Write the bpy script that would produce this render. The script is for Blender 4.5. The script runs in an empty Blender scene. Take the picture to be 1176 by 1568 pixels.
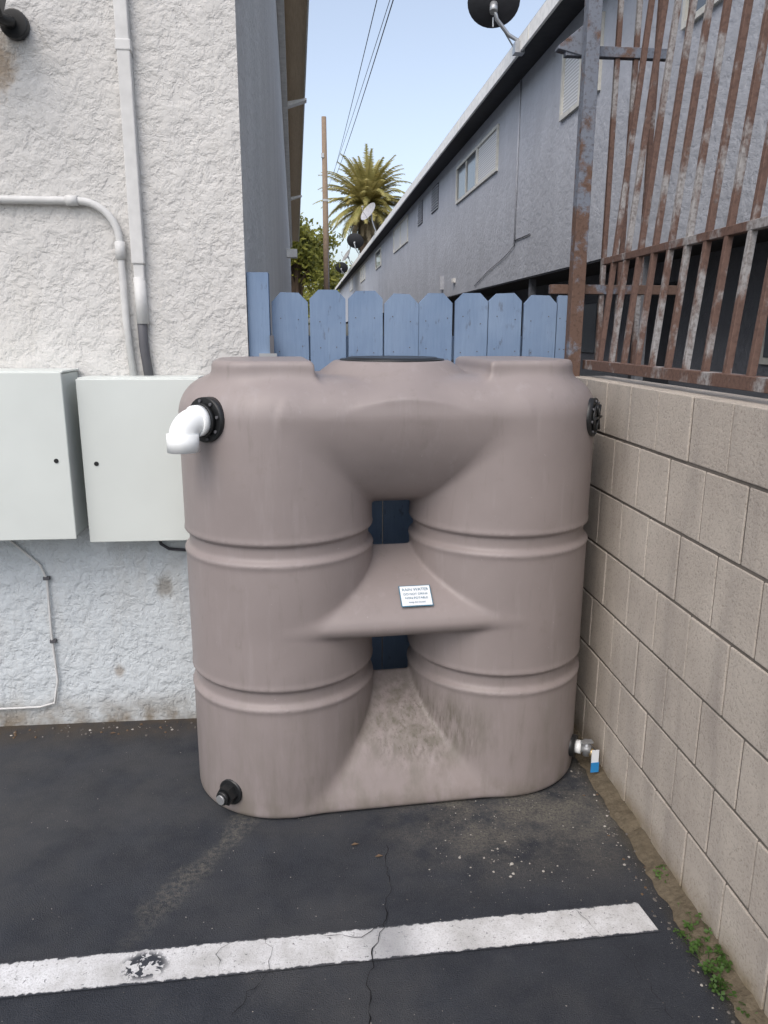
import bpy, math, random
import numpy as np
from mathutils import Vector, Matrix
random.seed(7); rng=np.random.RandomState(5)
sc=bpy.context.scene
sc.view_settings.view_transform='Standard'
try: sc.view_settings.look='None'
except Exception: pass
sc.view_settings.exposure=0

# ---------------------------------------------------------------- materials
class NT:
    def __init__(s,name,rough=0.8,spec=0.3):
        s.m=bpy.data.materials.new(name); s.m.use_nodes=True
        s.t=s.m.node_tree; s.b=s.t.nodes['Principled BSDF']
        s.b.inputs['Roughness'].default_value=rough
        s.b.inputs['Specular IOR Level'].default_value=spec
        s.tc=s.n('ShaderNodeTexCoord')
        s.co=s.tc.outputs['Object']
    def n(s,k): return s.t.nodes.new(k)
    def l(s,a,b): s.t.links.new(a,b)
    def mapping(s,scale=(1,1,1),loc=(0,0,0),rot=(0,0,0)):
        m=s.n('ShaderNodeMapping'); m.inputs['Scale'].default_value=scale; m.inputs['Location'].default_value=loc; m.inputs['Rotation'].default_value=rot
        s.l(s.co,m.inputs['Vector']); return m.outputs[0]
    def noise(s,scale,detail=4,rough=0.55,vec=None,dist=0):
        n=s.n('ShaderNodeTexNoise'); n.inputs['Scale'].default_value=scale; n.inputs['Detail'].default_value=detail
        n.inputs['Roughness'].default_value=rough; n.inputs['Distortion'].default_value=dist
        s.l(vec or s.co,n.inputs['Vector']); return n.outputs['Fac']
    def vor(s,scale,feature='F1',vec=None):
        n=s.n('ShaderNodeTexVoronoi'); n.feature=feature; n.inputs['Scale'].default_value=scale
        s.l(vec or s.co,n.inputs['Vector']); return n.outputs['Distance']
    def ramp(s,fac,stops):
        r=s.n('ShaderNodeValToRGB'); e=r.color_ramp.elements
        while len(e)<len(stops): e.new(0.5)
        for i,(p,c) in enumerate(stops):
            e[i].position=p; e[i].color=(c,c,c,1) if isinstance(c,(int,float)) else (*c,1)
        s.l(fac,r.inputs[0]); return r.outputs[0]
    def mix(s,fac,a,b,mode='MIX'):
        m=s.n('ShaderNodeMix'); m.data_type='RGBA'; m.blend_type=mode
        for sock,v in ((m.inputs[0],fac),(m.inputs[6],a),(m.inputs[7],b)):
            if isinstance(v,(int,float)): sock.default_value=v if sock is m.inputs[0] else (v,v,v,1)
            elif isinstance(v,tuple): sock.default_value=(*v,1)
            else: s.l(v,sock)
        return m.outputs[2]
    def math(s,op,a,b=0.0,c=None):
        m=s.n('ShaderNodeMath'); m.operation=op
        for i,v in enumerate((a,b,c)):
            if v is None: continue
            if isinstance(v,(int,float)): m.inputs[i].default_value=v
            else: s.l(v,m.inputs[i])
        return m.outputs[0]
    def sep(s,vec=None):
        n=s.n('ShaderNodeSeparateXYZ'); s.l(vec or s.co,n.inputs[0]); return n.outputs
    def mr(s,v,a,b,c=0,d=1):
        n=s.n('ShaderNodeMapRange'); n.interpolation_type='SMOOTHSTEP'
        s.l(v,n.inputs[0]); n.inputs[1].default_value=a;n.inputs[2].default_value=b;n.inputs[3].default_value=c;n.inputs[4].default_value=d
        return n.outputs[0]
    def col(s,c):
        if isinstance(c,tuple): s.b.inputs['Base Color'].default_value=(*c,1)
        else: s.l(c,s.b.inputs['Base Color'])
    def bump(s,h,strength=0.5,dist=0.01,prev=None):
        b=s.n('ShaderNodeBump'); b.inputs['Strength'].default_value=strength; b.inputs['Distance'].default_value=dist
        s.l(h,b.inputs['Height'])
        if prev: s.l(prev,b.inputs['Normal'])
        s.l(b.outputs[0],s.b.inputs['Normal']); return b.outputs[0]

def simple(name,c,rough=0.6,spec=0.3,var=0.12,scale=8,metal=0,bump=0):
    k=NT(name,rough,spec); f=k.noise(scale,3)
    k.col(k.mix(k.ramp(f,[(0.3,0.0),(0.7,1.0)]),tuple(x*(1-var) for x in c),tuple(min(1,x*(1+var)) for x in c)))
    k.b.inputs['Metallic'].default_value=metal
    if bump: k.bump(k.noise(scale*12,4),0.4,bump)
    return k.m

def stucco(name,c,low=None,scale=1.0,dirt=True,bd=0.012,stains=(),st=0.6):
    k=NT(name,0.9,0.15)
    a=k.noise(21*scale,5,0.6,dist=0.25); b=k.noise(75*scale,4,0.65); big=k.noise(1.3,3)
    pl=k.ramp(a,[(0.38,0.0),(0.50,0.6),(0.64,1.0)])
    c2=tuple(x*0.88 for x in c)
    col=k.mix(k.ramp(big,[(0.35,0.0),(0.7,1.0)]),c2,c)
    z=k.sep()[2]
    if low is not None:
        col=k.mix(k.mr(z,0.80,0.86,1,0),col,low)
    if dirt:
        m=k.math('MULTIPLY',k.mr(z,0.0,0.16,1,0),k.ramp(k.noise(9,4),[(0.35,0.2),(0.6,1.0)]))
        col=k.mix(m,col,(0.22,0.19,0.15))
        s2=k.noise(3.2,5,0.6,vec=k.mapping((1.6,1,0.4))); col=k.mix(k.ramp(s2,[(0.55,0.0),(0.75,0.35)]),col,(0.45,0.42,0.37))
    else:
        s2=k.noise(1.2,5,0.6,vec=k.mapping((1,1.6,0.35))); col=k.mix(k.ramp(s2,[(0.45,0.0),(0.7,0.5)]),col,tuple(x*0.80 for x in c))
    col=k.mix(k.ramp(b,[(0.33,0.18),(0.5,0.0)]),col,tuple(x*0.6 for x in c))
    xyz=k.sep()
    for (sx,sz,r,cc) in stains:
        dx=k.math('SUBTRACT',xyz[0],sx); dz=k.math('MULTIPLY',k.math('SUBTRACT',xyz[2],sz),0.7)
        d=k.math('SQRT',k.math('ADD',k.math('MULTIPLY',dx,dx),k.math('MULTIPLY',dz,dz)))
        d=k.math('ADD',d,k.math('MULTIPLY',k.math('SUBTRACT',a,0.5),r*1.5))
        col=k.mix(k.mr(d,r*0.2,r,0.75,0),col,cc)
    k.col(col)
    n1=k.bump(pl,st,bd)
    k.bump(b,0.55,bd*0.4,n1)
    return k.m

M={}
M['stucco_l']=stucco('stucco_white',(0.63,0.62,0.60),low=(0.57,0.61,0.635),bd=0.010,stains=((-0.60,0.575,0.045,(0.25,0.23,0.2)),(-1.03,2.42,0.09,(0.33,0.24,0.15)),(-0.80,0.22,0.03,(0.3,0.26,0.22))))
M['stucco_ls']=stucco('stucco_side',(0.66,0.65,0.63),dirt=False,bd=0.010)
M['stucco_r']=stucco('stucco_grey_blue',(0.57,0.59,0.635),dirt=False,scale=0.35,bd=0.012)
M['stucco_rd']=stucco('stucco_dark',(0.20,0.21,0.235),dirt=False,scale=0.6,bd=0.01)  # darker stucco: carport shade under the overhang is put into the colour
M['white_trim']=simple('white_trim',(0.82,0.81,0.78),0.6)
M['trim_cream']=simple('cream_trim',(0.70,0.69,0.63),0.7)
M['dark_soffit']=simple('dark_soffit',(0.06,0.062,0.07),0.8)
M['roofing']=simple('roof_shingle',(0.16,0.15,0.15),0.9)
M['box_white']=simple('cabinet_paint',(0.60,0.635,0.61),0.45,0.4,0.04,3)
M['pvc']=simple('white_pvc',(0.78,0.80,0.80),0.3,0.5,0.02)
M['blackp']=simple('black_plastic',(0.012,0.013,0.014),0.4,0.5)
M['conduit']=simple('painted_conduit',(0.58,0.58,0.57),0.55,0.3,0.08,20)
M['dirtypipe']=simple('grey_pipe',(0.10,0.10,0.11),0.5)
M['steel']=simple('galvanised_steel',(0.4,0.41,0.42),0.4,0.5,metal=0.6)
M['dish']=simple('dish_grey',(0.035,0.036,0.04),0.6)
M['dishl']=simple('dish_light',(0.4,0.4,0.41),0.6)
M['wire']=simple('wire_black',(0.06,0.06,0.07),0.7)
M['pole']=simple('weathered_pole',(0.24,0.18,0.13),0.9)
M['blue']=simple('blue_plastic',(0.03,0.22,0.5),0.4)
M['tagw']=simple('tag_white',(0.72,0.75,0.78),0.5)
M['ink']=simple('blue_ink',(0.05,0.16,0.24),0.6)
M['brass']=simple('brass',(0.5,0.38,0.2),0.35,metal=0.8)
k=NT('brown_eave_wood',0.85,0.2)
f=k.noise(6,5,vec=k.mapping((8,0.5,1)))
k.col(k.mix(f,(0.40,0.30,0.20),(0.68,0.55,0.39))); M['eave']=k.m
# blue fence paint
k=NT('blue_fence_paint',0.75,0.25)
g=k.noise(22,5,0.65,vec=k.mapping((5,5,0.35)),dist=0.4); h=k.noise(5,3)
c=k.mix(g,(0.13,0.19,0.295),(0.195,0.275,0.40)); c=k.mix(k.ramp(k.noise(40,5,vec=k.mapping((1,1,0.4))),[(0.62,0.0),(0.72,0.75)]),c,(0.08,0.09,0.11))
c=k.mix(k.ramp(h,[(0.4,0.0),(0.7,0.35)]),c,(0.27,0.35,0.47)); k.col(c)
k.bump(g,0.5,0.003); M['fence']=k.m
# rusty iron
k=NT('rusty_iron',0.75,0.3)
g=k.noise(8,6,0.65,vec=k.mapping((1,1,0.6))); h=k.noise(90,3)
c=k.mix(k.ramp(g,[(0.42,0.0),(0.51,1.0)]),(0.30,0.29,0.285),(0.135,0.082,0.064))
c=k.mix(k.ramp(h,[(0.45,0.0),(0.7,0.6)]),c,(0.06,0.036,0.03)); k.col(c); k.bump(h,0.5,0.002); M['iron']=k.m
k=NT('rusty_iron_post',0.75,0.3)
g=k.noise(9,6,0.7); h=k.noise(90,3); z=k.sep()[2]
gg=k.math('ADD',g,k.mr(z,1.6,2.6,0.05,-0.13))
c=k.mix(k.ramp(gg,[(0.42,0.0),(0.52,1.0)]),(0.17,0.19,0.23),(0.13,0.08,0.06))
c=k.mix(k.ramp(h,[(0.5,0.0),(0.7,0.5)]),c,(0.05,0.03,0.02)); k.col(c); k.bump(h,0.5,0.002); M['ironpost']=k.m
# block
k=NT('concrete_block',0.92,0.15)
g=k.noise(3,4); h=k.noise(150,4,0.7); s=k.noise(5,4,vec=k.mapping((1,1.6,0.25)))
c=k.mix(k.ramp(g,[(0.3,0.0),(0.7,1.0)]),(0.41,0.365,0.32),(0.53,0.48,0.42))
c=k.mix(k.ramp(s,[(0.50,0.0),(0.72,0.55)]),c,(0.30,0.27,0.245))
c=k.mix(k.ramp(h,[(0.30,0.6),(0.48,0.0)]),c,(0.18,0.155,0.13)); 
z=k.sep()[2]; c=k.mix(k.math('MULTIPLY',k.mr(z,0.0,0.12,0.9,0),k.ramp(k.noise(12,4),[(0.3,0.3),(0.6,1.0)])),c,(0.19,0.145,0.08))
k.col(c)
n1=k.bump(h,0.8,0.004); k.bump(k.noise(40,3),0.35,0.004,n1); M['block']=k.m
k=NT('mortar',0.95,0.1); k.col(k.mix(k.noise(60),(0.10,0.09,0.08),(0.19,0.17,0.15))); k.bump(k.noise(120),0.6,0.004); M['mortar']=k.m
# asphalt
def asphalt_nodes(k):
    f=k.noise(260,3,0.7); v=k.vor(330); mid=k.noise(6,5,0.6); big=k.noise(1.1,5,0.65)
    c=k.mix(k.ramp(mid,[(0.3,0.0),(0.7,1.0)]),(0.026,0.030,0.039),(0.044,0.049,0.060))
    c=k.mix(k.ramp(big,[(0.46,0.0),(0.62,0.65)]),c,(0.072,0.073,0.076))
    c=k.mix(k.ramp(v,[(0.12,0.42),(0.30,0.0)]),c,(0.16,0.155,0.15))
    return c,f,v
k=NT('asphalt',0.85,0.25); c,f,v=asphalt_nodes(k)
X,Y,Z=k.sep()[0],k.sep()[1],k.sep()[2]
d1=k.mr(Y,1.70,2.15,0,1); wv=k.ramp(k.noise(5,5,0.7),[(0.38,0.0),(0.58,1.0)])
gr=k.ramp(k.noise(110,4,0.8),[(0.36,0.15),(0.56,1.0)])
xr=k.mr(X,0.10,0.5,0.12,1.0)
c=k.mix(k.math('MULTIPLY',gr,k.math('MULTIPLY',k.math('MULTIPLY',d1,wv),k.math('MULTIPLY',xr,1.0))),c,(0.16,0.15,0.13))
c=k.mix(k.math('MULTIPLY',k.mr(Y,2.65,2.9,0,1),k.ramp(k.noise(10,4),[(0.3,0.2),(0.6,0.9)])),c,(0.085,0.068,0.05))
c=k.mix(k.math('MULTIPLY',k.mr(X,0.90,1.0,0,1),k.ramp(k.noise(12,4),[(0.3,0.3),(0.6,1.0)])),c,(0.06,0.05,0.032))
dd=k.math('ADD',k.math('SUBTRACT',X,-0.30),k.math('MULTIPLY',k.math('SUBTRACT',Y,2.1),-0.55))
dd=k.math('ABSOLUTE',k.math('ADD',dd,k.math('MULTIPLY',k.math('SUBTRACT',k.noise(7,4),0.5),0.22)))
c=k.mix(k.math('MULTIPLY',k.math('MULTIPLY',k.mr(dd,0.0,0.06,1,0),k.mr(Y,1.55,1.95,0,1)),k.ramp(k.noise(60,5,0.8),[(0.42,0.0),(0.62,0.65)])),c,(0.17,0.16,0.135))
k.col(c)
n1=k.bump(f,0.9,0.005); k.bump(v,0.5,0.004,n1); M['asphalt']=k.m
# line paint
k=NT('line_paint',0.75,0.3); c,f,v=asphalt_nodes(k)
uv=k.tc.outputs['UV']; U=k.sep(uv)
ed=k.math('ABSOLUTE',k.math('SUBTRACT',U[1],0.5))
ed=k.math('ADD',ed,k.math('MULTIPLY',k.math('SUBTRACT',k.noise(45,5,0.7),0.5),0.22))
wear=k.ramp(k.noise(85,6,0.75),[(0.60,0.0),(0.65,0.8)])
w=k.math('MAXIMUM',wear,k.mr(ed,0.43,0.47,0,1))
dx=k.math('SUBTRACT',k.sep()[0],-0.45); dy=k.math('SUBTRACT',k.sep()[1],1.618)
rr=k.math('SQRT',k.math('ADD',k.math('MULTIPLY',k.math('MULTIPLY',dx,dx),0.6),k.math('MULTIPLY',dy,dy)))
blot=k.math('MULTIPLY',k.mr(rr,0.03,0.055,1,0),k.ramp(k.noise(55,3,0.5,dist=1.0),[(0.47,0.0),(0.50,1.0)]))
w=k.math('MAXIMUM',w,blot)
wh=k.mix(k.ramp(k.noise(9,5,0.65),[(0.35,0.0),(0.7,1.0)]),(0.46,0.46,0.46),(0.72,0.73,0.75))
wh=k.mix(k.ramp(k.noise(200,3),[(0.35,0.4),(0.5,0.0)]),wh,(0.3,0.3,0.3))
dxx=k.math('ABSOLUTE',k.math('SUBTRACT',k.sep()[0],0.17)); wh=k.mix(k.math('MULTIPLY',k.mr(dxx,0.0,0.13,1,0),0.6),wh,(0.24,0.25,0.27))
k.col(k.mix(w,wh,c)); k.bump(f,0.6,0.003); M['paint']=k.m
k=NT('crack_dark',0.95,0.1); k.col((0.010,0.010,0.011)); M['crack']=k.m
k=NT('sandy_soil',0.95,0.1); k.col(k.mix(k.noise(60,5),(0.06,0.05,0.035),(0.17,0.14,0.10))); k.bump(k.noise(90,4),0.8,0.006); M['soil']=k.m
# tank plastic
k=NT('tank_polyethylene',0.46,0.38)
o=k.sep(); X,Y,Z=o[0],o[1],o[2]
base=(0.262,0.226,0.219)
c=k.mix(k.ramp(k.noise(2.2,4,0.6),[(0.3,0.0),(0.7,1.0)]),tuple(q*0.90 for q in base),tuple(q*1.08 for q in base))
st=k.noise(9,5,0.65,vec=k.mapping((2.4,2.4,0.35)))
c=k.mix(k.ramp(st,[(0.56,0.0),(0.74,0.35)]),c,(0.34,0.305,0.30))
c=k.mix(k.ramp(k.noise(14,5,0.7,vec=k.mapping((2.0,2.0,0.3),loc=(3,1,2))),[(0.58,0.0),(0.72,0.35)]),c,(0.18,0.158,0.145))
c=k.mix(k.ramp(k.noise(11,5,0.7),[(0.60,0.0),(0.70,0.25)]),c,(0.19,0.165,0.15))
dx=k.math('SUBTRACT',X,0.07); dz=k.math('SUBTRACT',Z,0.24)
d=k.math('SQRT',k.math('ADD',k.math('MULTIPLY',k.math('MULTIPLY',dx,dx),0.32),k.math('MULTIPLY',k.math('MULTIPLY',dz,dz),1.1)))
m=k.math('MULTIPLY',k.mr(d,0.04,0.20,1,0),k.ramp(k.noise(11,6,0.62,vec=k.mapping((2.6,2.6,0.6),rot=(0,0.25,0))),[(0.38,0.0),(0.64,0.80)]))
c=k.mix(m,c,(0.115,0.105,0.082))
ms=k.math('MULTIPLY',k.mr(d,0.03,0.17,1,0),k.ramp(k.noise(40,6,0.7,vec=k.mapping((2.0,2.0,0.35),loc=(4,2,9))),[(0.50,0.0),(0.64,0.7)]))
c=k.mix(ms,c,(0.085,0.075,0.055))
m2=k.math('MULTIPLY',k.mr(Z,0.02,0.62,1,0),k.ramp(k.noise(5,6,0.66,vec=k.mapping((2.6,2.6,0.5),loc=(1,7,3))),[(0.46,0.0),(0.70,0.6)]))
c=k.mix(m2,c,(0.155,0.143,0.118))
c=k.mix(k.math('MULTIPLY',k.mr(Z,0.0,0.10,0.7,0),k.ramp(k.noise(14,4),[(0.4,0.0),(0.65,1.0)])),c,(0.16,0.14,0.115))
fl=k.noise(60,4,0.7); c=k.mix(k.ramp(fl,[(0.70,0.0),(0.74,0.5)]),c,(0.44,0.41,0.39))
k.col(c); n1=k.bump(k.noise(3.5,3),0.25,0.02); k.bump(k.noise(260,2),0.12,0.001,n1)
M['tank']=k.m
# foliage
def leafmat(name,a,b,tr=0.25):
    k=NT(name,0.55,0.3); k.col(k.mix(k.ramp(k.noise(1.3,2),[(0.3,0.0),(0.7,1.0)]),a,b))
    t=k.n('ShaderNodeBsdfTranslucent'); t.inputs[0].default_value=(*b,1)
    ms=k.n('ShaderNodeMixShader'); ms.inputs[0].default_value=tr
    k.l(k.b.outputs[0],ms.inputs[1]); k.l(t.outputs[0],ms.inputs[2]); k.l(ms.outputs[0],k.t.nodes['Material Output'].inputs[0])
    return k.m
M['palm']=leafmat('palm_frond',(0.24,0.25,0.08),(0.50,0.43,0.17),0.35)
M['deadpalm']=leafmat('dry_frond',(0.14,0.12,0.08),(0.29,0.24,0.16),0.15)
M['leaf']=leafmat('tree_leaf',(0.08,0.10,0.02),(0.27,0.26,0.045),0.25)
M['weed']=leafmat('weed_leaf',(0.045,0.095,0.02),(0.085,0.16,0.035),0.31)
M['bark']=simple('bark',(0.14,0.10,0.07),0.9,scale=3)
k=NT('window_glass',0.08,0.6); k.col((0.10,0.115,0.13)); M['glass']=k.m
k=NT('window_blinds',0.6,0.3); w=k.n('ShaderNodeTexWave'); w.bands_direction='Z'; w.inputs['Scale'].default_value=6; k.l(k.co,w.inputs[0])
k.col(k.mix(w.outputs[1],(0.50,0.50,0.50),(0.82,0.83,0.83))); M['blinds']=k.m

# ---------------------------------------------------------------- mesh builder
class MB:
    def __init__(s): s.v=[];s.f=[];s.mi=[];s.mats=[];s.sm=[]
    def mat(s,m):
        if m not in s.mats: s.mats.append(m)
        return s.mats.index(m)
    def face(s,pts,m,smooth=False):
        i=len(s.v); s.v+= [tuple(p) for p in pts]; s.f.append(tuple(range(i,i+len(pts)))); s.mi.append(s.mat(m)); s.sm.append(smooth)
    def hexa(s,p,m):
        i=len(s.v); s.v+=[tuple(q) for q in p]
        for f in ((0,3,2,1),(4,5,6,7),(0,1,5,4),(1,2,6,5),(2,3,7,6),(3,0,4,7)):
            s.f.append(tuple(i+j for j in f)); s.mi.append(s.mat(m)); s.sm.append(False)
    def box(s,x0,x1,y0,y1,z0,z1,m,rot=None,piv=None):
        p=[Vector(q) for q in ((x0,y0,z0),(x1,y0,z0),(x1,y1,z0),(x0,y1,z0),(x0,y0,z1),(x1,y0,z1),(x1,y1,z1),(x0,y1,z1))]
        if rot is not None:
            pv=Vector(piv) if piv else Vector(((x0+x1)/2,(y0+y1)/2,(z0+z1)/2)); p=[rot@(q-pv)+pv for q in p]
        s.hexa(p,m)
    def tube(s,pts,r,m,n=10,caps=True,smooth=True):
        pts=[Vector(p) for p in pts]; rs=r if isinstance(r,(list,tuple)) else [r]*len(pts)
        base=len(s.v); N=len(pts); up=None
        for j,p in enumerate(pts):
            t=(pts[min(j+1,N-1)]-pts[max(j-1,0)]).normalized()
            if up is None:
                up=Vector((0,0,1)) if abs(t.z)<0.9 else Vector((1,0,0))
            a=(up-t*up.dot(t)).normalized(); up=a; b=t.cross(a)
            for i in range(n):
                an=2*math.pi*i/n+ (math.pi/n)
                s.v.append(tuple(p+(a*math.cos(an)+b*math.sin(an))*rs[j]))
        for j in range(N-1):
            for i in range(n):
                s.f.append((base+j*n+i,base+j*n+(i+1)%n,base+(j+1)*n+(i+1)%n,base+(j+1)*n+i)); s.mi.append(s.mat(m)); s.sm.append(smooth)
        if caps:
            s.f.append(tuple(base+i for i in range(n))[::-1]); s.mi.append(s.mat(m)); s.sm.append(False)
            s.f.append(tuple(base+(N-1)*n+i for i in range(n))); s.mi.append(s.mat(m)); s.sm.append(False)
    def obj(s,name,parent=None,bevel=0,seg=2):
        me=bpy.data.meshes.new(name); me.from_pydata(s.v,[],s.f)
        for m in s.mats: me.materials.append(m)
        me.polygons.foreach_set('material_index',s.mi); me.polygons.foreach_set('use_smooth',s.sm); me.update()
        o=bpy.data.objects.new(name,me); sc.collection.objects.link(o)
        if parent: o.parent=parent
        if bevel:
            b=o.modifiers.new('b','BEVEL'); b.width=bevel; b.segments=seg; b.limit_method='ANGLE'; b.angle_limit=math.radians(40)
        return o
def empty(name,loc=(0,0,0),rz=0):
    e=bpy.data.objects.new(name,None); e.location=loc; e.rotation_euler=(0,0,rz); sc.collection.objects.link(e); return e
def arc(c,u,w,r,a0,a1,n=8):
    c,u,w=Vector(c),Vector(u),Vector(w)
    return [c+u*r*math.cos(a0+(a1-a0)*i/n)+w*r*math.sin(a0+(a1-a0)*i/n) for i in range(n+1)]

# ---------------------------------------------------------------- ground
b=MB(); b.face([(-300,-300,0),(300,-300,0),(300,300,0),(-300,300,0)],M['asphalt']); b.obj('asphalt_ground')
# painted line
me=bpy.data.meshes.new('parking_line'); N=30; vs=[];fs=[]
x0,x1=-3.5,0.885
for i in range(N+1):
    x=x0+(x1-x0)*i/N; yc=1.664+0.036*(x-0.864)
    vs+=[(x-(0.012 if i==N else 0),yc+0.055,0.004),(x+(0.004 if i==N else 0),yc-0.055,0.004)]
for i in range(N): fs.append((2*i+1,2*i+3,2*i+2,2*i))
me.from_pydata(vs,[],fs); uvl=me.uv_layers.new()
for lp in me.loops:
    vi=lp.vertex_index; uvl.data[lp.index].uv=((vi//2)/N,1.0 if vi%2==0 else 0.0)
me.materials.append(M['paint']); o=bpy.data.objects.new('parking_line',me); sc.collection.objects.link(o)
# cracks
def crack(mb,pts,w,z=0.008,j=0.012):
    out=[]
    for a,c in zip(pts[:-1],pts[1:]):
        L=math.dist(a,c); n=max(2,int(L/0.018))
        for i in range(n):
            t=i/n; out.append((a[0]+(c[0]-a[0])*t+random.uniform(-j,j)*.7,a[1]+(c[1]-a[1])*t+random.uniform(-j,j)*0.5))
    out.append(pts[-1])
    ws=[w*random.uniform(0.2,1.2) for _ in out]; ws[-1]=0.0003; ws[0]=0.0003
    for i in range(len(out)-1):
        p,q=out[i],out[i+1]; dx,dy=q[0]-p[0],q[1]-p[1]; L=math.hypot(dx,dy)+1e-6; nx,ny=-dy/L,dx/L
        mb.face([(p[0]+nx*ws[i],p[1]+ny*ws[i],z),(p[0]-nx*ws[i],p[1]-ny*ws[i],z),(q[0]-nx*ws[i+1],q[1]-ny*ws[i+1],z),(q[0]+nx*ws[i+1],q[1]+ny*ws[i+1],z)],M['crack'])
b=MB()
crack(b,[(0.20,2.02),(0.19,1.85),(0.165,1.70),(0.12,1.60),(0.10,1.45),(0.09,1.2),(0.05,0.9)],0.0016)
crack(b,[(0.17,1.70),(0.10,1.66),(0.0,1.67)],0.0009)
crack(b,[(-0.16,1.68),(-0.13,1.62),(-0.14,1.57),(-0.22,1.45)],0.0008)
crack(b,[(-0.23,1.68),(-0.27,1.64),(-0.26,1.57)],0.0007)
crack(b,[(0.68,1.72),(0.72,1.62),(0.78,1.50),(0.80,1.35)],0.0005)
b.obj('asphalt_crack')
# pebbles & litter
b=MB()
def stone(x,y,r,m):
    n=6; h=r*random.uniform(0.5,0.9)
    ring=[(x+math.cos(i*math.pi/3)*r*random.uniform(.6,1.2),y+math.sin(i*math.pi/3)*r*random.uniform(.6,1.2),0.001) for i in range(n)]
    top=[(x+(p[0]-x)*0.6,y+(p[1]-y)*0.6,h) for p in ring]
    for i in range(n): b.face([ring[i],ring[(i+1)%n],top[(i+1)%n],top[i]],m)
    b.face(top,m)
lt=simple('pebble_light',(0.36,0.34,0.31),0.8); dk=simple('pebble_dark',(0.12,0.11,0.10),0.8); lf=simple('dry_leaf',(0.12,0.08,0.05),0.8)
for i in range(420):
    stone(random.gauss(0.62,0.19),random.gauss(2.03,0.13),random.choice([0.001,0.0015,0.0015,0.002,0.003]),random.choice([lt,dk,dk]))
for i in range(14): stone(random.gauss(0.55,0.09),random.gauss(1.90,0.05),random.uniform(0.002,0.007),lt)
for i in range(320):
    stone(random.uniform(0.90,1.0),random.uniform(1.0,2.6),random.choice([0.0015,0.002,0.003,0.005]),random.choice([lt,dk,lf,dk]))
for i in range(900):
    stone(random.uniform(-1.9,0.95),random.uniform(1.0,2.75),random.choice([0.001,0.0012,0.0018]),random.choice([lt,dk,dk]))
for i in range(200): stone(random.uniform(-2,-0.45),random.gauss(2.82,0.03),random.choice([0.002,0.003,0.006]),random.choice([lt,dk,lf]))
for (x,y) in ((0.10,2.03),(0.17,1.97),(-0.82,2.78)):
    b.face([(x-.012,y,.003),(x-.002,y-.006,.006),(x+.014,y+.003,.003),(x,y+.006,.007)],lf)
b.obj('gravel_debris')
# soil strip at foot of block wall
b=MB(); pr=None
for i in range(80):
    y=0.6+i*0.03; x=0.985-0.02*random.random(); h=0.010+0.012*random.random()
    cur=(x-0.02,y,0.002),(x+0.004,y,h),(1.012,y,h+0.01)
    if pr:
        b.face([pr[0],pr[1],cur[1],cur[0]],M['soil'],True); b.face([pr[1],pr[2],cur[2],cur[1]],M['soil'],True)
    pr=cur
b.obj('soil_edge')

# ---------------------------------------------------------------- block wall
b=MB(); WX=1.01
b.box(WX+0.004,WX+0.156,-2.0,2.935,0,1.384,M['mortar'])
L=0.2; rows=[(1.208,1.390)]+[(1.008-0.2*i,1.204-0.2*i) for i in range(7)]
for r,(z0,z1) in enumerate(rows):
    z0=max(z0,0.0); 
    if z1-z0<0.02: continue
    y=2.94-(0.10 if r%2 else 0.2)
    hi=2.94
    while hi>-2.0:
        lo=max(y,-2.0)
        j=random.uniform(-0.0015,0.0015)
        b.box(WX+j,WX+0.16,lo+0.003,hi-0.003,z0+0.0025,z1-0.0025,M['block'])
        hi=y; y-=L*1.0
b.obj('concrete_block_wall',bevel=0.003,seg=2)

# ---------------------------------------------------------------- wood fence
b=MB()
xs=[-0.155,-0.012,0.13,0.268,0.405,0.54,0.675,0.81,0.945,1.0]
b.box(-0.238,-0.16,2.90,2.98,0,1.765,M['fence'])
for i in range(len(xs)-1):
    g0=random.uniform(0.002,0.005)
    x0,x1=xs[i]+g0,xs[i+1]-0.003; zt=1.70+random.uniform(-0.008,0.008); yb=2.945+random.uniform(-.004,.004); c=0.032+random.uniform(-.004,.004)
    if x1-x0<0.08: c=0.005
    sl_=random.uniform(-.003,.003)
    prof=[(x0,0.02),(x1,0.02),(x1+sl_,zt-c),(x1-c+sl_,zt),(x0+c+sl_,zt+random.uniform(-.003,.003)),(x0+sl_,zt-c)]
    fr=[(p[0],yb,p[1]) for p in prof]; bk=[(p[0],yb+0.018,p[1]) for p in prof]
    b.face(fr,M['fence']); b.face(bk[::-1],M['fence'])
    for j in range(6): b.face([fr[j],bk[j],bk[(j+1)%6],fr[(j+1)%6]],M['fence'])
    for zz_ in (1.60,1.49):
        for xx in (x0+0.03,x1-0.03):
            xq=xx+random.uniform(-.01,.01); zq=zz_+random.uniform(-.015,.015); b.tube([(xq,yb-0.0012,zq),(xq,yb+0.002,zq)],0.0025,M['dirtypipe'],6)
b.box(-0.155,1.0,2.968,3.0,1.45,1.54,M['fence']); b.box(-0.155,1.0,2.968,3.0,0.3,0.39,M['fence'])
b.box(-0.20,-0.135,2.88,2.90,1.455,1.475,M['steel']); b.box(-0.16,-0.145,2.885,2.90,1.44,1.54,M['dirtypipe'])
b.obj('blue_wood_fence')

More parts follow.
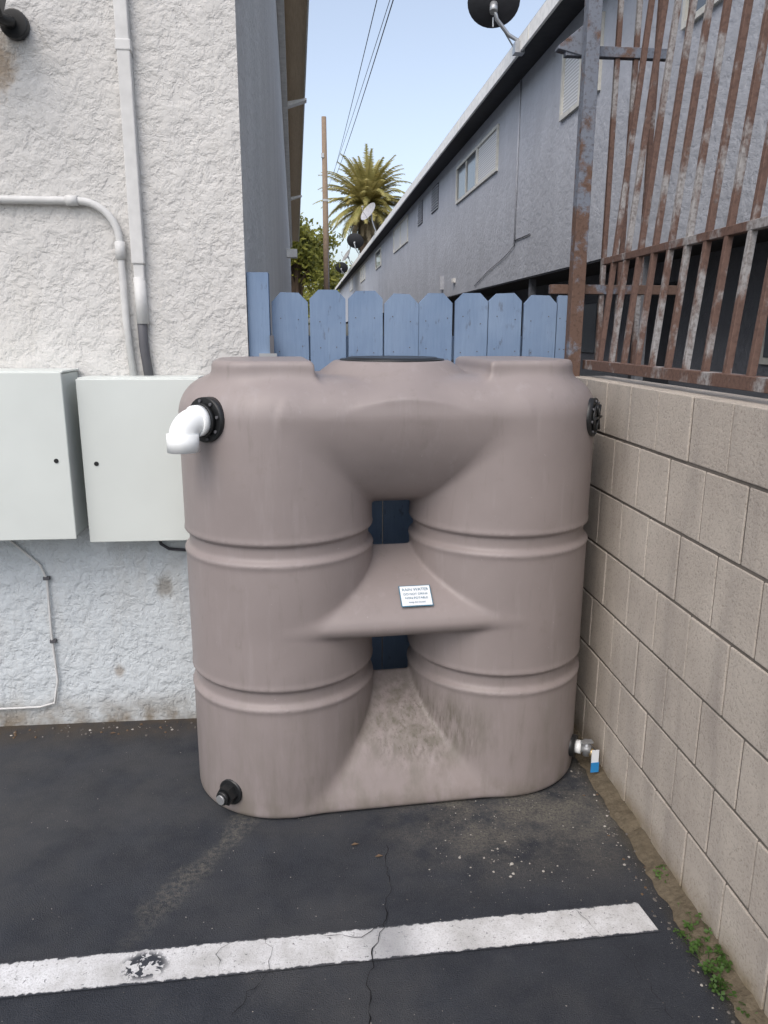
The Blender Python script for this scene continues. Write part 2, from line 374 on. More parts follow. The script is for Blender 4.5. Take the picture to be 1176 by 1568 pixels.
# ---------------------------------------------------------------- iron fence
b=MB(); FX=1.075; I=M['iron']; lean=0.08
def bar(x0,y0,z0,x1,y1,z1,w,m): 
    a=Vector((x0,y0,z0));c=Vector((x1,y1,z1)); b.tube([a,(a+c)/2,c],w*0.707,m,4,True,False)
b.box(0.985,1.035,2.895,2.945,1.36,3.4,M['ironpost'])
b.box(FX-0.02,FX+0.02,-2,2.93,1.415,1.45,I)
def sx(z): return FX+lean*(z-1.43)
zr=1.815
b.box(sx(zr)-0.012,sx(zr)+0.012,-2,2.9,zr-0.012,zr+0.012,I)
b.box(sx(3.15)-0.015,sx(3.15)+0.015,-2,2.9,3.13,3.16,I)
y=2.80; 
while y>-0.5:
    jx=random.uniform(-.004,.004); bar(sx(1.43),y,1.44,sx(3.35)+jx,y+random.uniform(-.006,.006),3.35,0.018,I); y-=0.112
b.box(0.92,1.45,2.955,2.985,1.70,1.735,M['ironpost']); b.box(0.93,1.32,2.955,2.985,2.53,2.565,M['ironpost'])
for x in (1.12,1.19,1.27): b.box(x,x+0.018,2.962,2.98,1.42,2.95,I)
b.hexa([(0.90,2.95,2.55),(0.99,2.95,2.53),(0.99,2.99,2.53),(0.90,2.99,2.55),(0.90,2.95,2.56),(0.99,2.95,2.63),(0.99,2.99,2.63),(0.90,2.99,2.56)],M['ironpost'])
b.obj('rusty_iron_fence',bevel=0.0015,seg=1)

# ---------------------------------------------------------------- left building
LB=empty('white_stucco_building')
dx=-0.0226; Lg=48; ax,ay=-0.24,2.88
b=MB()
def P(off,y,z): return (ax+off+dx*(y-ay),y,z)
b.face([(-14,ay,0),P(0,ay,0),P(0,ay,6.9),(-14,ay,6.9)],M['stucco_l'])
b.obj('front_wall',LB)
b=MB(); b.face([P(0,ay,0),P(0,Lg,0),P(0,Lg,6.9),P(0,ay,6.9)],M['stucco_ls'])
b.face([P(0,Lg,0),(-14,Lg,0),(-14,Lg,6.9),P(0,Lg,6.9)],M['stucco_ls']); b.face([(-14,Lg,0),(-14,ay,0),(-14,ay,6.9),(-14,Lg,6.9)],M['stucco_ls'])
b.obj('side_wall',LB)
b=MB(); EO=0.50
b.hexa([P(0.0,ay-0.3,6.9),P(EO,ay-0.3,6.9),P(EO,Lg,6.9),P(0.0,Lg,6.9),P(0,ay-0.3,6.98),P(EO,ay-0.3,6.98),P(EO,Lg,6.98),P(0,Lg,6.98)],M['eave'])
b.obj('eave_soffit',LB)
b=MB(); b.hexa([P(EO+.002,ay-0.3,6.86),P(EO+.03,ay-0.3,6.86),P(EO+.03,Lg,6.86),P(EO+.002,Lg,6.86),P(EO+.002,ay-0.3,7.02),P(EO+.03,ay-0.3,7.02),P(EO+.03,Lg,7.02),P(EO+.002,Lg,7.02)],M['trim_cream'])
b.hexa([P(0.002,ay,6.55),P(0.12,ay,6.55),P(0.12,Lg,6.55),P(0.002,Lg,6.55),P(0.002,ay,6.895),P(0.12,ay,6.895),P(0.12,Lg,6.895),P(0.002,Lg,6.895)],M['white_trim'])
for y in (19,31.5): b.hexa([P(0.125,y,6.6),P(0.56,y,6.74),P(0.56,y+.25,6.74),P(0.125,y+.25,6.6),P(0.125,y,6.7),P(0.56,y,6.78),P(0.56,y+.25,6.78),P(0.125,y+.25,6.7)],M['white_trim'])
b.obj('fascia_trim',LB)
b=MB(); b.face([(-14.4,ay-.3,7.025),P(EO+.03,ay-.3,7.025),P(EO+.03,Lg,7.025),(-14.4,Lg,7.025)],M['roofing']); b.face([(-14.4,ay-.3,6.9),(-14.4,ay,6.9),(-0.24,ay,6.9),(-0.24,ay-.3,6.9)],M['eave']); b.obj('roof',LB)
b=MB(); b.box(-0.62,-0.36,20,20.3,3.4,3.6,M['white_trim']); b.obj('wall_lamp_box',LB)

# cabinets
def cabinet(x0,x1,yf,z0,z1,hole):
    b=MB(); b.box(x0+0.006,x1-0.006,yf+0.012,ay-0.002,z0+0.006,z1-0.006,M['box_white']); b.box(x0,x1,yf,yf+0.010,z0,z1,M['box_white'])
    b.box(x0-0.0,x1+0.0,yf+0.02,ay-0.004,z1-0.004,z1+0.004,M['box_white'])
    o=b.obj('electrical_cabinet',bevel=0.003)
    c=MB(); c.tube([(hole[0],yf-0.002,hole[1]),(hole[0],yf+0.004,hole[1])],0.008,M['blackp'],14); q=c.obj('lock_hole',o)
cabinet(-1.65,-0.852,2.67,0.832,1.418,(-0.895,1.115))
cabinet(-0.822,-0.405,2.72,0.805,1.392,(-0.775,1.095))
# conduits
b=MB()
b.box(-0.632,-0.588,2.845,2.878,1.785,4.2,M['conduit'])
for z in (2.46,): b.box(-0.636,-0.584,2.842,2.878,z,z+0.035,M['conduit'])
b.box(-0.628,-0.592,2.85,2.878,1.73,1.785,M['conduit'])
b.obj('surface_raceway',bevel=0.004)
b=MB(); b.tube([(-0.615,2.862,1.70),(-0.612,2.862,1.5),(-0.60,2.862,1.38)],0.017,M['dirtypipe'],12); b.tube([(-0.612,2.862,1.74),(-0.61,2.862,1.58)],0.021,M['conduit'],12); b.obj('service_pipe')
b=MB(); r=0.013
pts=[(-2.6,2.86,1.99),(-1.2,2.86,1.992),(-0.80,2.86,1.992)]+arc((-0.80,2.86,1.862),(0,0,1),(1,0,0),0.13,0.15,math.pi/2,8)+[(-0.668,2.86,1.6),(-0.655,2.86,1.38)]
b.tube(pts,r,M['conduit'],12); b.tube([(-0.67,2.86,1.86),(-0.67,2.86,1.80)],0.018,M['conduit'],12); b.tube([(-0.84,2.86,1.992),(-0.80,2.86,1.992)],0.017,M['conduit'],12)
b.obj('bent_conduit')
b=MB(); b.tube([(-1.20,2.868,0.84),(-1.16,2.868,0.78),(-1.06,2.868,0.68),(-1.04,2.868,0.62),(-1.045,2.868,0.4),(-1.04,2.868,0.2),(-1.06,2.868,0.10),(-1.12,2.868,0.085),(-2,2.868,0.075)],0.0045,M['conduit'],8)
for z in (0.62,0.36): b.box(-1.052,-1.03,2.86,2.878,z,z+0.012,M['dirtypipe'])
b.obj('thin_cable')
b=MB(); b.tube([(-0.61,2.868,0.79),(-0.60,2.862,0.755),(-0.57,2.86,0.735),(-0.50,2.86,0.728),(-0.44,2.862,0.745),(-0.42,2.87,0.79)],0.006,M['wire'],8); b.obj('loose_cable')
# security light
b=MB(); b.tube([(-0.955,2.88,2.53),(-0.955,2.85,2.53)],0.045,M['blackp'],20); b.tube([(-0.955,2.85,2.53),(-0.98,2.82,2.53),(-1.0,2.78,2.55)],0.018,M['blackp'],12)
R=Matrix.Rotation(math.radians(-35),3,'X'); b.box(-1.16,-0.94,2.70,2.76,2.51,2.61,M['blackp'],R); b.box(-1.14,-0.96,2.692,2.70,2.525,2.595,M['steel'],R,(-1.05,2.73,2.56))
b.obj('security_light',bevel=0.006)

# ---------------------------------------------------------------- right building (local frame)
RB=empty('grey_apartment_building',rz=0.0139)
XW=4.5; YN,YF=3.6,92; ZB=2.65; ZT=6.55
b=MB(); b.box(XW,XW+9,YN,YF,ZB,ZT-0.03,M['stucco_r']); b.obj('upper_floor',RB)
b=MB(); b.box(XW+1.0,XW+8.9,YN+.1,YF-.1,0,ZB-0.003,M['stucco_rd'])
y=5
while y<YF: b.box(XW+0.10,XW+0.22,y,y+0.12,0,ZB-.003,M['stucco_rd']); y+=5.2
b.obj('ground_floor',RB)
b=MB(); b.box(XW+0.01,XW+1.0,YN+.1,YF-.1,ZB-0.03,ZB-0.004,M['dark_soffit']); b.obj('overhang_soffit',RB)
b=MB(); b.box(4.02,XW+9.4,YN-.4,YF+.4,ZT-0.02,ZT+0.05,M['dark_soffit']); b.obj('eave_soffit',RB)
b=MB(); b.box(3.95,3.995,YN-.4,YF+.4,ZT-0.13,ZT+0.12,M['white_trim'])
y=8
while y<YF: b.box(3.944,3.95,y,y+0.04,ZT-0.12,ZT+.1,M['trim_cream']); y+=6
b.obj('fascia_gutter',RB)
b=MB(); b.face([(3.95,YN-.4,ZT+.125),(3.95,YF+.4,ZT+.125),(9,YF+.4,ZT+1.4),(9,YN-.4,ZT+1.4)][::-1],M['roofing']); b.face([(9,YN-.4,ZT+1.4),(9,YF+.4,ZT+1.4),(14,YF+.4,ZT+.12),(14,YN-.4,ZT+.12)][::-1],M['roofing']); 
b.face([(4.0,YN-.4,ZT+.1),(14,YN-.4,ZT+.1),(9,YN-.4,ZT+1.38)],M['stucco_r']); b.obj('roof',RB)
def window(y0,y1,z0,z1,n,inner,nm='window'):
    b=MB(); fw=0.07
    b.box(XW-0.012,XW-0.006,y0,y1,z0,z1,inner)
    for (a,c,d,e) in ((y0-fw,y1+fw,z1,z1+fw),(y0-fw,y1+fw,z0-fw,z0),(y0-fw,y0,z0,z1),(y1,y1+fw,z0,z1)): b.box(XW-0.05,XW-0.001,a,c,d,e,M['trim_cream'])
    for i in range(1,n):
        y=y0+(y1-y0)*i/n; b.box(XW-0.04,XW-0.013,y-0.03,y+0.03,z0,z1,M['trim_cream'])
    b.obj(nm,RB)
H=1.55
window(18.07,20.0,H+3.66,H+4.5,1,M['blinds']); window(20.15,22.6,H+3.66,H+4.5,2,M['glass'])
window(33.0,37.8,H+3.8,H+4.75,2,M['blinds']); window(44,47,H+3.75,H+4.6,1,M['glass'])
window(55,59,H+3.75,H+4.6,2,M['blinds']); window(68,72,H+3.75,H+4.6,2,M['blinds'])
window(12.0,13.6,H+3.6,H+4.5,2,M['blinds']); window(8.3,9.3,H+3.5,H+4.5,1,M['glass'])
for (a,c) in ((25.7,27.0),(29.0,30.1)):
    b=MB(); b.box(XW-0.01,XW-0.004,a,c,H+3.95,H+4.75,M['dark_soffit'])
    for i in range(9): 
        z=H+3.97+i*0.085; b.box(XW-0.05,XW-0.012,a,c,z,z+0.03,M['stucco_r'])
    b.obj('louvre_vent',RB)
b=MB(); b.tube([(XW-.02,16.3,ZT-.05),(XW-.02,16.3,3.35)],0.016,M['stucco_r'],8); b.tube([(XW-.02,16.3,3.35),(XW-.02,17,3.2),(XW-.02,18.6,3.0),(XW-.02,20,2.75)],0.008,M['stucco_rd'],8)
b.tube([(XW-.02,16.3,3.45),(XW-.02,15.2,3.45)],0.012,M['stucco_rd'],8)
b.box(XW-.12,XW-.001,24.5,24.75,2.9,3.3,M['stucco_r']); b.box(XW-.08,XW-.001,22.6,22.85,3.0,3.12,M['white_trim']); b.obj('wall_cables',RB)
b=MB(); g=XW+1.0
b.box(g-.03,g-.002,7.6,8.7,1.2,2.2,M['trim_cream']); b.box(g-.04,g-.031,7.68,8.62,1.28,2.12,M['glass'])
b.box(g-.03,g-.002,11.0,12.4,0,2.3,M['dark_soffit']); b.box(g-.03,g-.002,14.0,15.5,1.2,2.1,M['glass']); b.obj('ground_floor_openings',RB)
# satellite dishes
def dish(x,y,z,r,d,mat,off):
    e=empty('satellite_dish')
    c=math.cos(0.0139);s_=math.sin(0.0139); e.location=(c*x-s_*y,s_*x+c*y,z)
    d=Vector(d).normalized(); q=d.to_track_quat('Z','Y'); b=MB(); n=32;rr=6
    ctr=Vector(off); rings=[]
    for j in range(rr+1):
        t=j/rr; rings.append([ctr+q@Vector((math.cos(2*math.pi*i/n)*r*t,math.sin(2*math.pi*i/n)*r*t*0.9,0.26*r*t*t)) for i in range(n)])
    for j in range(rr):
        for i in range(n): b.face([rings[j][i],rings[j][(i+1)%n],rings[j+1][(i+1)%n],rings[j+1][i]],mat,True)
    b.obj('reflector',e)
    b=MB(); k1=ctr-d*0.10
    b.tube([(0.05,0,-0.15),(0.0,0,0.02),Vector((k1.x*0.35,0,k1.z*0.2)),Vector((k1.x*0.85,k1.y*.6,k1.z*0.62)),k1],0.035,M['steel'],10)
    b.tube([k1-Vector((0,0,0.1)),k1+d*0.09],0.07,M['steel'],10)
    tip=ctr+d*r*0.95; b.tube([ctr-Vector((0,0,r*0.8)),tip-Vector((0,0,r*0.35)),tip],0.015,M['steel'],8); b.box(tip.x-.05,tip.x+.05,tip.y-.04,tip.y+.04,tip.z-.04,tip.z+.04,M['dishl'])
    b.tube([(0.1,0.4,-0.05),Vector((k1.x*0.8,k1.y*.5,k1.z*0.6))],0.015,M['steel'],8); b.box(-0.06,0.12,-0.1,0.1,-0.2,-0.02,M['steel'])
    b.obj('mast',e)
dish(3.92,14.6,6.60,0.46,(0.15,0.75,0.55),M['dish'],(-0.46,-0.05,0.56))
dish(4.0,42,6.8,0.58,(-0.75,-0.4,0.5),M['dishl'],(-0.3,0,0.9))
dish(4.0,54,6.8,0.6,(0.3,0.8,0.5),M['dish'],(-0.3,0,0.8))
dish(4.0,62,6.8,0.6,(-0.8,-0.2,0.5),M['dishl'],(-0.3,0,0.6))
dish(4.0,72,6.8,0.6,(0.2,0.8,0.5),M['dish'],(-0.3,0,0.5))

# ---------------------------------------------------------------- utility pole and wires
b=MB(); b.tube([(0.75,40,0),(0.74,40,6),(0.72,40,11.75)],[0.17,0.15,0.12],M['pole'],12)
b.tube([(0.86,39.9,0),(0.85,39.9,5.5)],0.03,M['dirtypipe'],8); b.box(0.56,0.70,39.85,39.95,9.9,10.1,M['steel']); b.box(0.6,0.86,39.86,39.9,7.9,8.0,M['steel']); b.obj('utility_pole')
def wire(a,c,r,sag):
    a,c=Vector(a),Vector(c); return [a.lerp(c,t/24)-Vector((0,0,4*sag*(t/24)*(1-t/24))) for t in range(25)]
b=MB(); b.tube(wire((2.0,-6,7.2),(1.82,62,12.9),0,0.5),0.014,M['wire'],6); b.tube(wire((1.6,-6,7.3),(1.8,62,13.4),0,0.35),0.012,M['wire'],6)
b.tube(wire((1.95,-6,6.6),(1.2,62,12.0),0,0.3),0.008,M['wire'],6)
b.obj('overhead_wires')

# ---------------------------------------------------------------- palm
def palm():
    e=empty('date_palm_tree',(7.2,102,0))
    b=MB(); pts=[];rs=[]
    for i in range(24):
        z=17*i/23; pts.append((-1.2+1.2*(i/23)**0.7,0,z)); rs.append(0.62+0.05*(i%2)+0.25*max(0,(i-16)/7))
    b.tube(pts,rs,M['bark'],14); b.obj('trunk',e)
    def frond(mb,az,el,L,droop,m,wd,dead=False):
        p=Vector((0,0,17.2)); d=Vector((math.cos(az)*math.cos(el),math.sin(az)*math.cos(el),math.sin(el))); n=16; step=L/n
        side=Vector((-math.sin(az),math.cos(az),0)); prev=p
        for i in range(n):
            d=(d+Vector((0,0,-droop*(0.4+i/n)))).normalized(); q=prev+d*step
            mb.tube([prev,q],[0.07*(1-i/n)+0.015]*2,m,3,False)
            if i>1:
                w=wd*math.sin(math.pi*min(1,(i+1)/(n+1))**0.75)*1.0+0.15
                for s_ in (-1,1):
                    for h in (0,0.33,0.66):
                        o=prev.lerp(q,h); dr=random.uniform(0.15,0.5); tip=o+side*s_*w*random.uniform(.8,1.1)+d*w*0.55+Vector((0,0,-w*dr))
                        wv=d*0.095; mb.face([o-wv,o+wv,tip],m)
            prev=q
    b=MB()
    for i in range(125):
        az=random.random()*2*math.pi; el=math.radians(random.choice([random.uniform(-10,30),random.uniform(20,60),random.uniform(50,85)]))
        frond(b,az,el,random.uniform(5.4,7.6),random.uniform(0.06,0.12),M['palm'],0.8)
    b.obj('green_fronds',e)
    b=MB()
    for i in range(60):
        frond(b,random.random()*6.28,math.radians(random.uniform(-65,-20)),random.uniform(3.5,6),0.16,M['deadpalm'],0.55)
    b.obj('dry_frond_skirt',e)
palm()
def tree(name,x,y,h,rad,n,m,leaf):
    e=empty(name,(x,y,0)); b=MB(); b.tube([(0,0,0),(0.1,0,h*0.3),(0.0,0.1,h*0.55)],[0.35,0.27,0.15],M['bark'],10)
    cl=[]
    for i in range(34):
        a=random.random()*6.28; el=random.uniform(-0.5,1.3); r=rad*random.uniform(0.45,0.95)
        c=Vector((math.cos(a)*math.cos(el)*r,math.sin(a)*math.cos(el)*r,h*0.62+math.sin(el)*r*1.15)); cl.append(c)
        b.tube([(0,0,h*random.uniform(.25,.5)),c*0.5+Vector((0,0,h*0.3)),c],[0.12,0.07,0.02],M['bark'],5,False)
    b.obj('trunk_and_limbs',e); b=MB()
    for i in range(n):
        c=random.choice(cl); p=c+Vector((random.gauss(0,1),random.gauss(0,1),random.gauss(0,0.8)))*rad*0.17
        u=Vector((random.gauss(0,1),random.gauss(0,1),random.gauss(0,1))).normalized(); w=u.orthogonal().normalized(); s=leaf*random.uniform(.6,1.3)
        b.face([p-u*s,p+w*s*.5,p+u*s,p-w*s*.5],m)
    b.obj('crown_leaves',e)
tree('broadleaf_tree',-1.1,62,11.5,3.4,9000,M['leaf'],0.2)
tree('broadleaf_tree',2.6,118,9,5,6000,M['leaf'],0.3)
tree('broadleaf_tree',-6,130,9,6,5000,M['leaf'],0.35)

# ---------------------------------------------------------------- weeds
b=MB()
def clump(x,y,n,r,hgt,s):
    for i in range(n):
        a=random.random()*6.28; rr=r*math.sqrt(random.random()); px=min(x+math.cos(a)*rr*0.7,1.0); py=y+math.sin(a)*rr; pz=random.uniform(0.008,hgt)
        base=Vector((x+(px-x)*.3,y+(py-y)*.3,0)); p=Vector((px,py,pz))
        b.tube([base,p],0.0008,M['weed'],3,False)
        q=Vector((random.gauss(0,.5),random.gauss(0,.5),1)).normalized(); u=q.orthogonal().normalized(); w=q.cross(u); t=random.random()*6
        for kf in range(3):
            an=t+kf*2.09; d=u*math.cos(an)+w*math.sin(an); e=u*math.cos(an+1.57)+w*math.sin(an+1.57); L_=s*random.uniform(.6,1.2)
            b.face([p,p+d*L_*.55+e*L_*.42+q*L_*.1,p+d*L_+q*L_*.0,p+d*L_*.55-e*L_*.42+q*L_*.1],M['weed'])
clump(0.967,1.50,42,0.06,0.04,0.014); clump(0.980,1.58,18,0.05,0.04,0.013); clump(0.955,1.42,18,0.04,0.03,0.013)
clump(0.985,1.80,18,0.03,0.03,0.011); clump(0.985,1.70,8,0.02,0.02,0.010); clump(0.935,1.585,7,0.025,0.015,0.010); clump(0.99,1.35,8,0.03,0.02,0.011)
b.obj('weeds')

# ---------------------------------------------------------------- water tank
TX,TY,TR=0.257,2.505,0.07
T=empty('water_tank',(TX,TY,0.002),TR)
h=0.0065
xs=np.arange(-0.74,0.745,h,dtype=np.float32); ys=np.arange(-0.36,0.365,h,dtype=np.float32); zs=np.arange(-0.03,1.52,h,dtype=np.float32)
X=xs[:,None,None];Y=ys[None,:,None];Z=zs[None,None,:]
kz=[-0.1,0,0.04,0.12,0.20,0.29,0.36,0.39,0.52,0.555,0.60,0.63,0.665,0.70,0.745,0.79,0.83,0.86,0.95,0.985]
kd=[0.305,0.305,0.300,0.265,0.215,0.12,0.01,-0.05,-0.05,0.06,0.275,0.305,0.300,0.265,0.205,0.115,0.01,-0.05,-0.05,-0.03]
for zq in np.linspace(0.995,1.33,60):
    kz.append(float(zq)); kd.append(float(0.31*math.sqrt(max(0,1-((1.33-zq)/0.335)**1.9))))
kz.append(1.6); kd.append(0.31)
D1=np.interp(zs,kz,kd); ker=np.ones(5)/5; D1=np.convolve(np.pad(D1,2,'edge'),ker,'valid'); D1=np.convolve(np.pad(D1,2,'edge'),ker,'valid').astype(np.float32)
def sst(a,b_,x): t=np.clip((x-a)/(b_-a),0,1); return t*t*(3-2*t)
def band(z,lo,hi):
    g=sst(lo-0.004,lo+0.012,z)*(1-sst(hi-0.006,hi+0.004,z))
    bead=np.exp(-((z-(lo-0.008))/0.008)**2)
    bead2=np.exp(-((z-(hi+0.008))/0.008)**2)
    return -0.013*g+0.005*bead+0.003*bead2
R1=(0.31+band(zs,0.872,0.925)+band(zs,0.398,0.452)).astype(np.float32)
AX=np.abs(X)
lobe=np.sqrt((AX-0.38)**2+Y**2)-R1[None,None,:]
web=np.maximum((np.abs(Y)-D1[None,None,:])*0.78,AX-0.38)
def smin(a,b_,k_):
    hh=np.clip(0.5+0.5*(b_-a)/k_,0,1); return b_*(1-hh)+a*hh-k_*hh*(1-hh)
d2=smin(lobe,web,0.014)
def roundtop(d,z,zt,r):
    qx=d+r; qz=z-zt+r
    return np.sqrt(np.maximum(qx,0)**2+np.maximum(qz,0)**2)+np.minimum(np.maximum(qx,qz),0)-r
zz=Z+0*d2
F=np.maximum(roundtop(d2,zz,1.42,0.125),roundtop(d2,-zz,0.0,0.018))
ca=np.sqrt(np.maximum(AX-0.42-0.03,0)**2+np.maximum(np.abs(Y)-0.10,0)**2)-0.125
ca=np.maximum(ca,0.27-AX+0*Y)
cap=roundtop(ca+0*Z,zz,1.468,0.018)*0.9; cap=np.maximum(cap,1.20-zz)
F=smin(F,cap,0.03)
# flared neck under the lid, kept inside the tank's own plan outline so that it dies into the front shoulder
cone=(np.sqrt((X*0.92)**2+Y**2)-(0.175+(1.462-Z)*1.25))*0.62
cone=np.maximum(np.maximum(cone,zz-1.462),d2+0.006); cone=np.maximum(cone,1.22-zz)
F=smin(F,cone,0.008)
F=F.astype(np.float32)
ins=F<0
nx,ny,nz=F.shape
c8=[(i,j,k_) for i in (0,1) for j in (0,1) for k_ in (0,1)]
cnt=np.zeros((nx-1,ny-1,nz-1),np.int8)
for (i,j,k_) in c8: cnt+=ins[i:nx-1+i,j:ny-1+j,k_:nz-1+k_]
ci,cj,ck=np.nonzero((cnt>0)&(cnt<8))
vals={c:F[ci+c[0],cj+c[1],ck+c[2]] for c in c8}
sx_=np.zeros((len(ci),3)); n_=np.zeros(len(ci))
for a_ in c8:
    for ax_ in range(3):
        if a_[ax_]==0:
            b_=list(a_); b_[ax_]=1; b_=tuple(b_); fa,fb=vals[a_],vals[b_]; m=(fa<0)!=(fb<0)
            t=np.where(m,fa/np.where(m,fa-fb,1),0)
            p=np.array(a_,float)[None,:].repeat(len(ci),0); p[:,ax_]+=t
            sx_+=p*m[:,None]; n_+=m
vp=sx_/n_[:,None]+np.stack([ci,cj,ck],1)
vp=vp*h+np.array([xs[0],ys[0],zs[0]])
idx=-np.ones((nx-1,ny-1,nz-1),np.int32); idx[ci,cj,ck]=np.arange(len(ci))
faces=[]
for ax_ in range(3):
    sl0=[slice(1,-1)]*3; sl0[ax_]=slice(0,-1); sl1=list(sl0); sl1[ax_]=slice(1,None)
    A=ins[tuple(sl0)];B=ins[tuple(sl1)]; m=np.nonzero(A!=B); av=A[m]
    p=[m[0]+(0 if ax_==0 else 1),m[1]+(0 if ax_==1 else 1),m[2]+(0 if ax_==2 else 1)]
    u,w=[(1,2),(2,0),(0,1)][ax_]
    def g(du,dw):
        q=[p[0].copy(),p[1].copy(),p[2].copy()]; q[u]-=du; q[w]-=dw; return idx[q[0],q[1],q[2]]
    q=np.stack([g(1,1),g(0,1),g(0,0),g(1,0)],1); q[~av]=q[~av][:,::-1]; faces.append(q)
faces=np.concatenate(faces)
me=bpy.data.meshes.new('tank_shell'); me.vertices.add(len(vp)); me.vertices.foreach_set('co',vp.astype(np.float32).ravel())
me.loops.add(len(faces)*4); me.loops.foreach_set('vertex_index',faces.ravel().astype(np.int32))
me.polygons.add(len(faces)); me.polygons.foreach_set('loop_start',np.arange(0,len(faces)*4,4,dtype=np.int32)); me.polygons.foreach_set('use_smooth',np.ones(len(faces),bool))
me.update(calc_edges=True); me.validate(); me.materials.append(M['tank'])
o=bpy.data.objects.new('tank_shell',me); sc.collection.objects.link(o); o.parent=T
sm=o.modifiers.new('s','SMOOTH'); sm.factor=0.5; sm.iterations=3

# lid
b=MB(); b.tube([(0,0,1.45),(0,0,1.467)],0.172,M['blackp'],48); b.tube([(0,0,1.467),(0,0,1.472)],[0.155,0.145],M['blackp'],48)
b.obj('manhole_lid',T,bevel=0.003)
def frame(nrm):
    n=Vector(nrm).normalized(); s_=Vector((0,0,1)).cross(n).normalized(); return n,s_,Vector((0,0,1))
def flange(b,c,n,s_,u,r,t):
    c=Vector(c); b.tube([c-n*0.02,c+n*t],r,M['blackp'],32)
    b.tube([c+n*t,c+n*(t+0.008)],[r*0.72,r*0.70],M['blackp'],24)
    for i in range(8):
        a=i*math.pi/4+0.2; p=c+(s_*math.cos(a)+u*math.sin(a))*r*0.85; b.tube([p+n*t,p+n*(t+0.005)],0.005,M['dirtypipe'],6)
Rz=Matrix.Rotation(-TR,3,'Z')
b=MB(); n,s_,u=frame(Rz@Vector((-0.62,-0.785,0))); c=Vector((-0.38,0,1.300))+n*0.308
flange(b,c,n,s_,u,0.066,0.012); b.tube([c+n*0.018,c+n*0.03],0.050,M['blackp'],24); b.obj('inlet_flange',T)
b=MB(); st=c+n*0.028
sd_=(n+Vector((-0.25,0.05,0))).normalized()
el=[st,st+n*0.014]+[st+n*0.014+ sd_*0.047*math.sin(a)+Vector((0,0,-1))*0.047*(1-math.cos(a)) for a in [math.pi/2*i/8 for i in range(1,9)]]
end=el[-1]+Vector((0,0,-0.015)); b.tube(el+[end],0.040,M['pvc'],28)
b.tube([end+Vector((0,0,0.03)),end+Vector((0,0,-0.022))],0.0455,M['pvc'],28,True); b.tube([st,st+n*0.022],0.0455,M['pvc'],28)
b.tube([end+Vector((0,0,-0.0225)),end+Vector((0,0,-0.0227))],0.039,M['dirtypipe'],28)
b.obj('pvc_elbow',T)
b=MB(); n,s_,u=frame(Rz@Vector((0.84,-0.54,0))); c=Vector((0.38,0,1.285))+n*0.308
flange(b,c,n,s_,u,0.062,0.01)
for i in range(6):
    a=i*math.pi/3; p=c+n*0.02; b.tube([p,p+(s_*math.cos(a)+u*math.sin(a))*0.045],0.005,M['blackp'],4)
b.obj('vent_flange',T)
b=MB(); n,s_,u=frame(Rz@Vector((-0.55,-0.83,0))); c=Vector((-0.38,0,0.085))+n*0.306
b.tube([c-n*0.02,c+n*0.012],0.043,M['blackp'],20); b.tube([c+n*0.012,c+n*0.04],0.032,M['blackp'],6,True,False); b.tube([c+n*0.04,c+n*0.055],0.022,M['blackp'],16)
b.tube([c+n*0.055,c+n*0.062],0.016,M['steel'],12); b.obj('drain_plug',T)
b=MB(); n,s_,u=frame(Rz@Vector((0.86,-0.5,0))); c=Vector((0.38,0,0.10))+n*0.306
b.tube([c-n*0.02,c+n*0.02],0.04,M['blackp'],20); b.tube([c+n*0.02,c+n*0.04],0.024,M['pvc'],16); b.tube([c+n*0.04,c+n*0.075],0.016,M['steel'],14)
v_=c+n*0.058; b.tube([v_-Vector((0,0,0.025)),v_+Vector((0,0,0.030))],0.014,M['steel'],12); b.box(v_.x-.025,v_.x+.015,v_.y-.02,v_.y+.0,v_.z+.029,v_.z+.036,M['steel'])
b.tube([v_+n*0.012,v_+n*0.025-Vector((0,0,.03))],0.012,M['brass'],12); b.obj('drain_valve',T)
b=MB(); q=v_+n*0.018; tg=Vector((q.x+0.0,q.y-0.03,0)); b.box(tg.x-.013,tg.x+.013,tg.y-.002,tg.y+.002,0.06,0.115,M['tagw']); b.box(tg.x-.015,tg.x+.015,tg.y-.004,tg.y-.0025,0.03,0.068,M['blue']); b.tube([(tg.x,tg.y,0.115),(v_.x,v_.y-.02,v_.z+.03)],0.0015,M['wire'],5); b.obj('valve_tag',T)
# label plate on the sloping ledge
z0_,z1_=0.70,0.745; y0_,y1_=-0.265,-0.205
tv=Vector((0,y1_-y0_,z1_-z0_)).normalized(); e1=Vector((1,0,0)); e2=tv; nrm=e1.cross(e2)
cc=Vector((0.040,-0.238,0.7215))+nrm*0.004
b=MB()
def pl(x0,x1,y0,y1,off,m): b.face([cc+e1*x0+e2*y0+nrm*off,cc+e1*x1+e2*y0+nrm*off,cc+e1*x1+e2*y1+nrm*off,cc+e1*x0+e2*y1+nrm*off],m)
pl(-.052,.052,-.040,.040,0.003,M['ink']); pl(-.049,.049,-.037,.037,0.0045,M['tagw'])
b.obj('label_plate',T)
def text(s,y,size):
    cu=bpy.data.curves.new('t','FONT'); cu.body=s; cu.size=size; cu.align_x='CENTER'; ob=bpy.data.objects.new('label_text',cu); sc.collection.objects.link(ob)
    mt=Matrix((e1,e2,nrm)).transposed().to_4x4(); mt.translation=cc+e2*y+nrm*0.006; ob.parent=T; ob.matrix_local=mt; cu.materials.append(M['ink'])
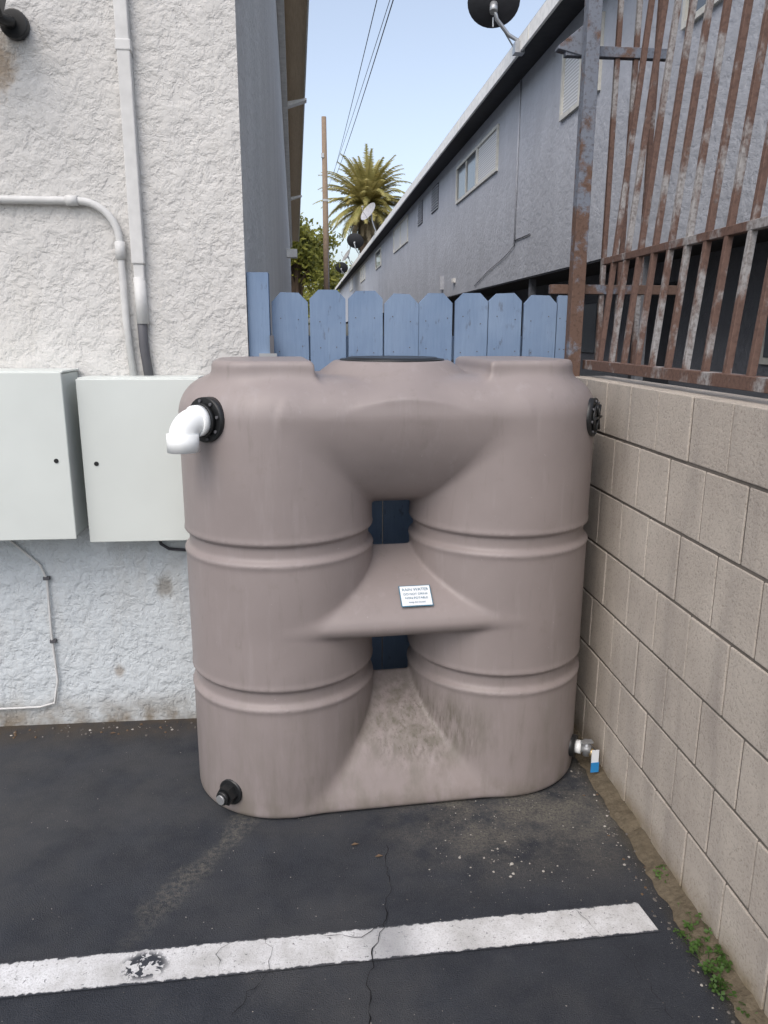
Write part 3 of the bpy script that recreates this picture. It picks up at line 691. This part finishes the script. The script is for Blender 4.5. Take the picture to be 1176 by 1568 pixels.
text('RAIN WATER',0.018,0.0145); text('DO NOT DRINK',0.002,0.011); text('NON POTABLE',-0.013,0.011); text('keep lid closed',-0.028,0.009)

# ---------------------------------------------------------------- light
sd=Vector((-0.5,-0.866,0.0)).normalized(); elv=math.radians(52)
sdir=Vector((sd.x*math.cos(elv),sd.y*math.cos(elv),math.sin(elv)))
sl=bpy.data.lights.new('soft_sun_fill','SUN'); sl.energy=0.55; sl.angle=math.radians(70); sl.color=(1,0.95,0.89)  # very wide sun lamp behind the camera, added as soft sky fill
so=bpy.data.objects.new('soft_sun_fill',sl); so.rotation_euler=sdir.to_track_quat('Z','Y').to_euler(); sc.collection.objects.link(so)
w=bpy.data.worlds.new('World'); sc.world=w; w.use_nodes=True; nt=w.node_tree; bg=nt.nodes['Background']
sky=nt.nodes.new('ShaderNodeTexSky'); sky.sky_type='NISHITA'; sky.sun_disc=False; sky.sun_elevation=elv; sky.sun_rotation=math.atan2(sd.x,sd.y)
sky.air_density=1.0; sky.dust_density=3.5; sky.ozone_density=1.0
hs=nt.nodes.new('ShaderNodeHueSaturation'); hs.inputs['Saturation'].default_value=0.68; hs.inputs['Value'].default_value=1.75
nt.links.new(sky.outputs[0],hs.inputs['Color']); nt.links.new(hs.outputs[0],bg.inputs[0]); bg.inputs[1].default_value=0.15

# ---------------------------------------------------------------- camera
cam=bpy.data.cameras.new('camera'); co=bpy.data.objects.new('camera',cam); sc.collection.objects.link(co); sc.camera=co
p=math.radians(13.4); ps=math.radians(5.3); roll=0.003
hf=Vector((math.sin(ps),math.cos(ps),0)); R_=Vector((math.cos(ps),-math.sin(ps),0))
Fw=hf*math.cos(p)+Vector((0,0,-math.sin(p))); U_=R_.cross(Fw)
R2=R_*math.cos(roll)+U_*math.sin(roll); U2=U_*math.cos(roll)-R_*math.sin(roll)
mt=Matrix((R2,U2,-Fw)).transposed().to_4x4(); mt.translation=Vector((0,0,1.55)); co.matrix_world=mt
cam.sensor_fit='VERTICAL'; cam.sensor_height=24; cam.lens=24*1150/1568; cam.clip_start=0.05; cam.clip_end=1500
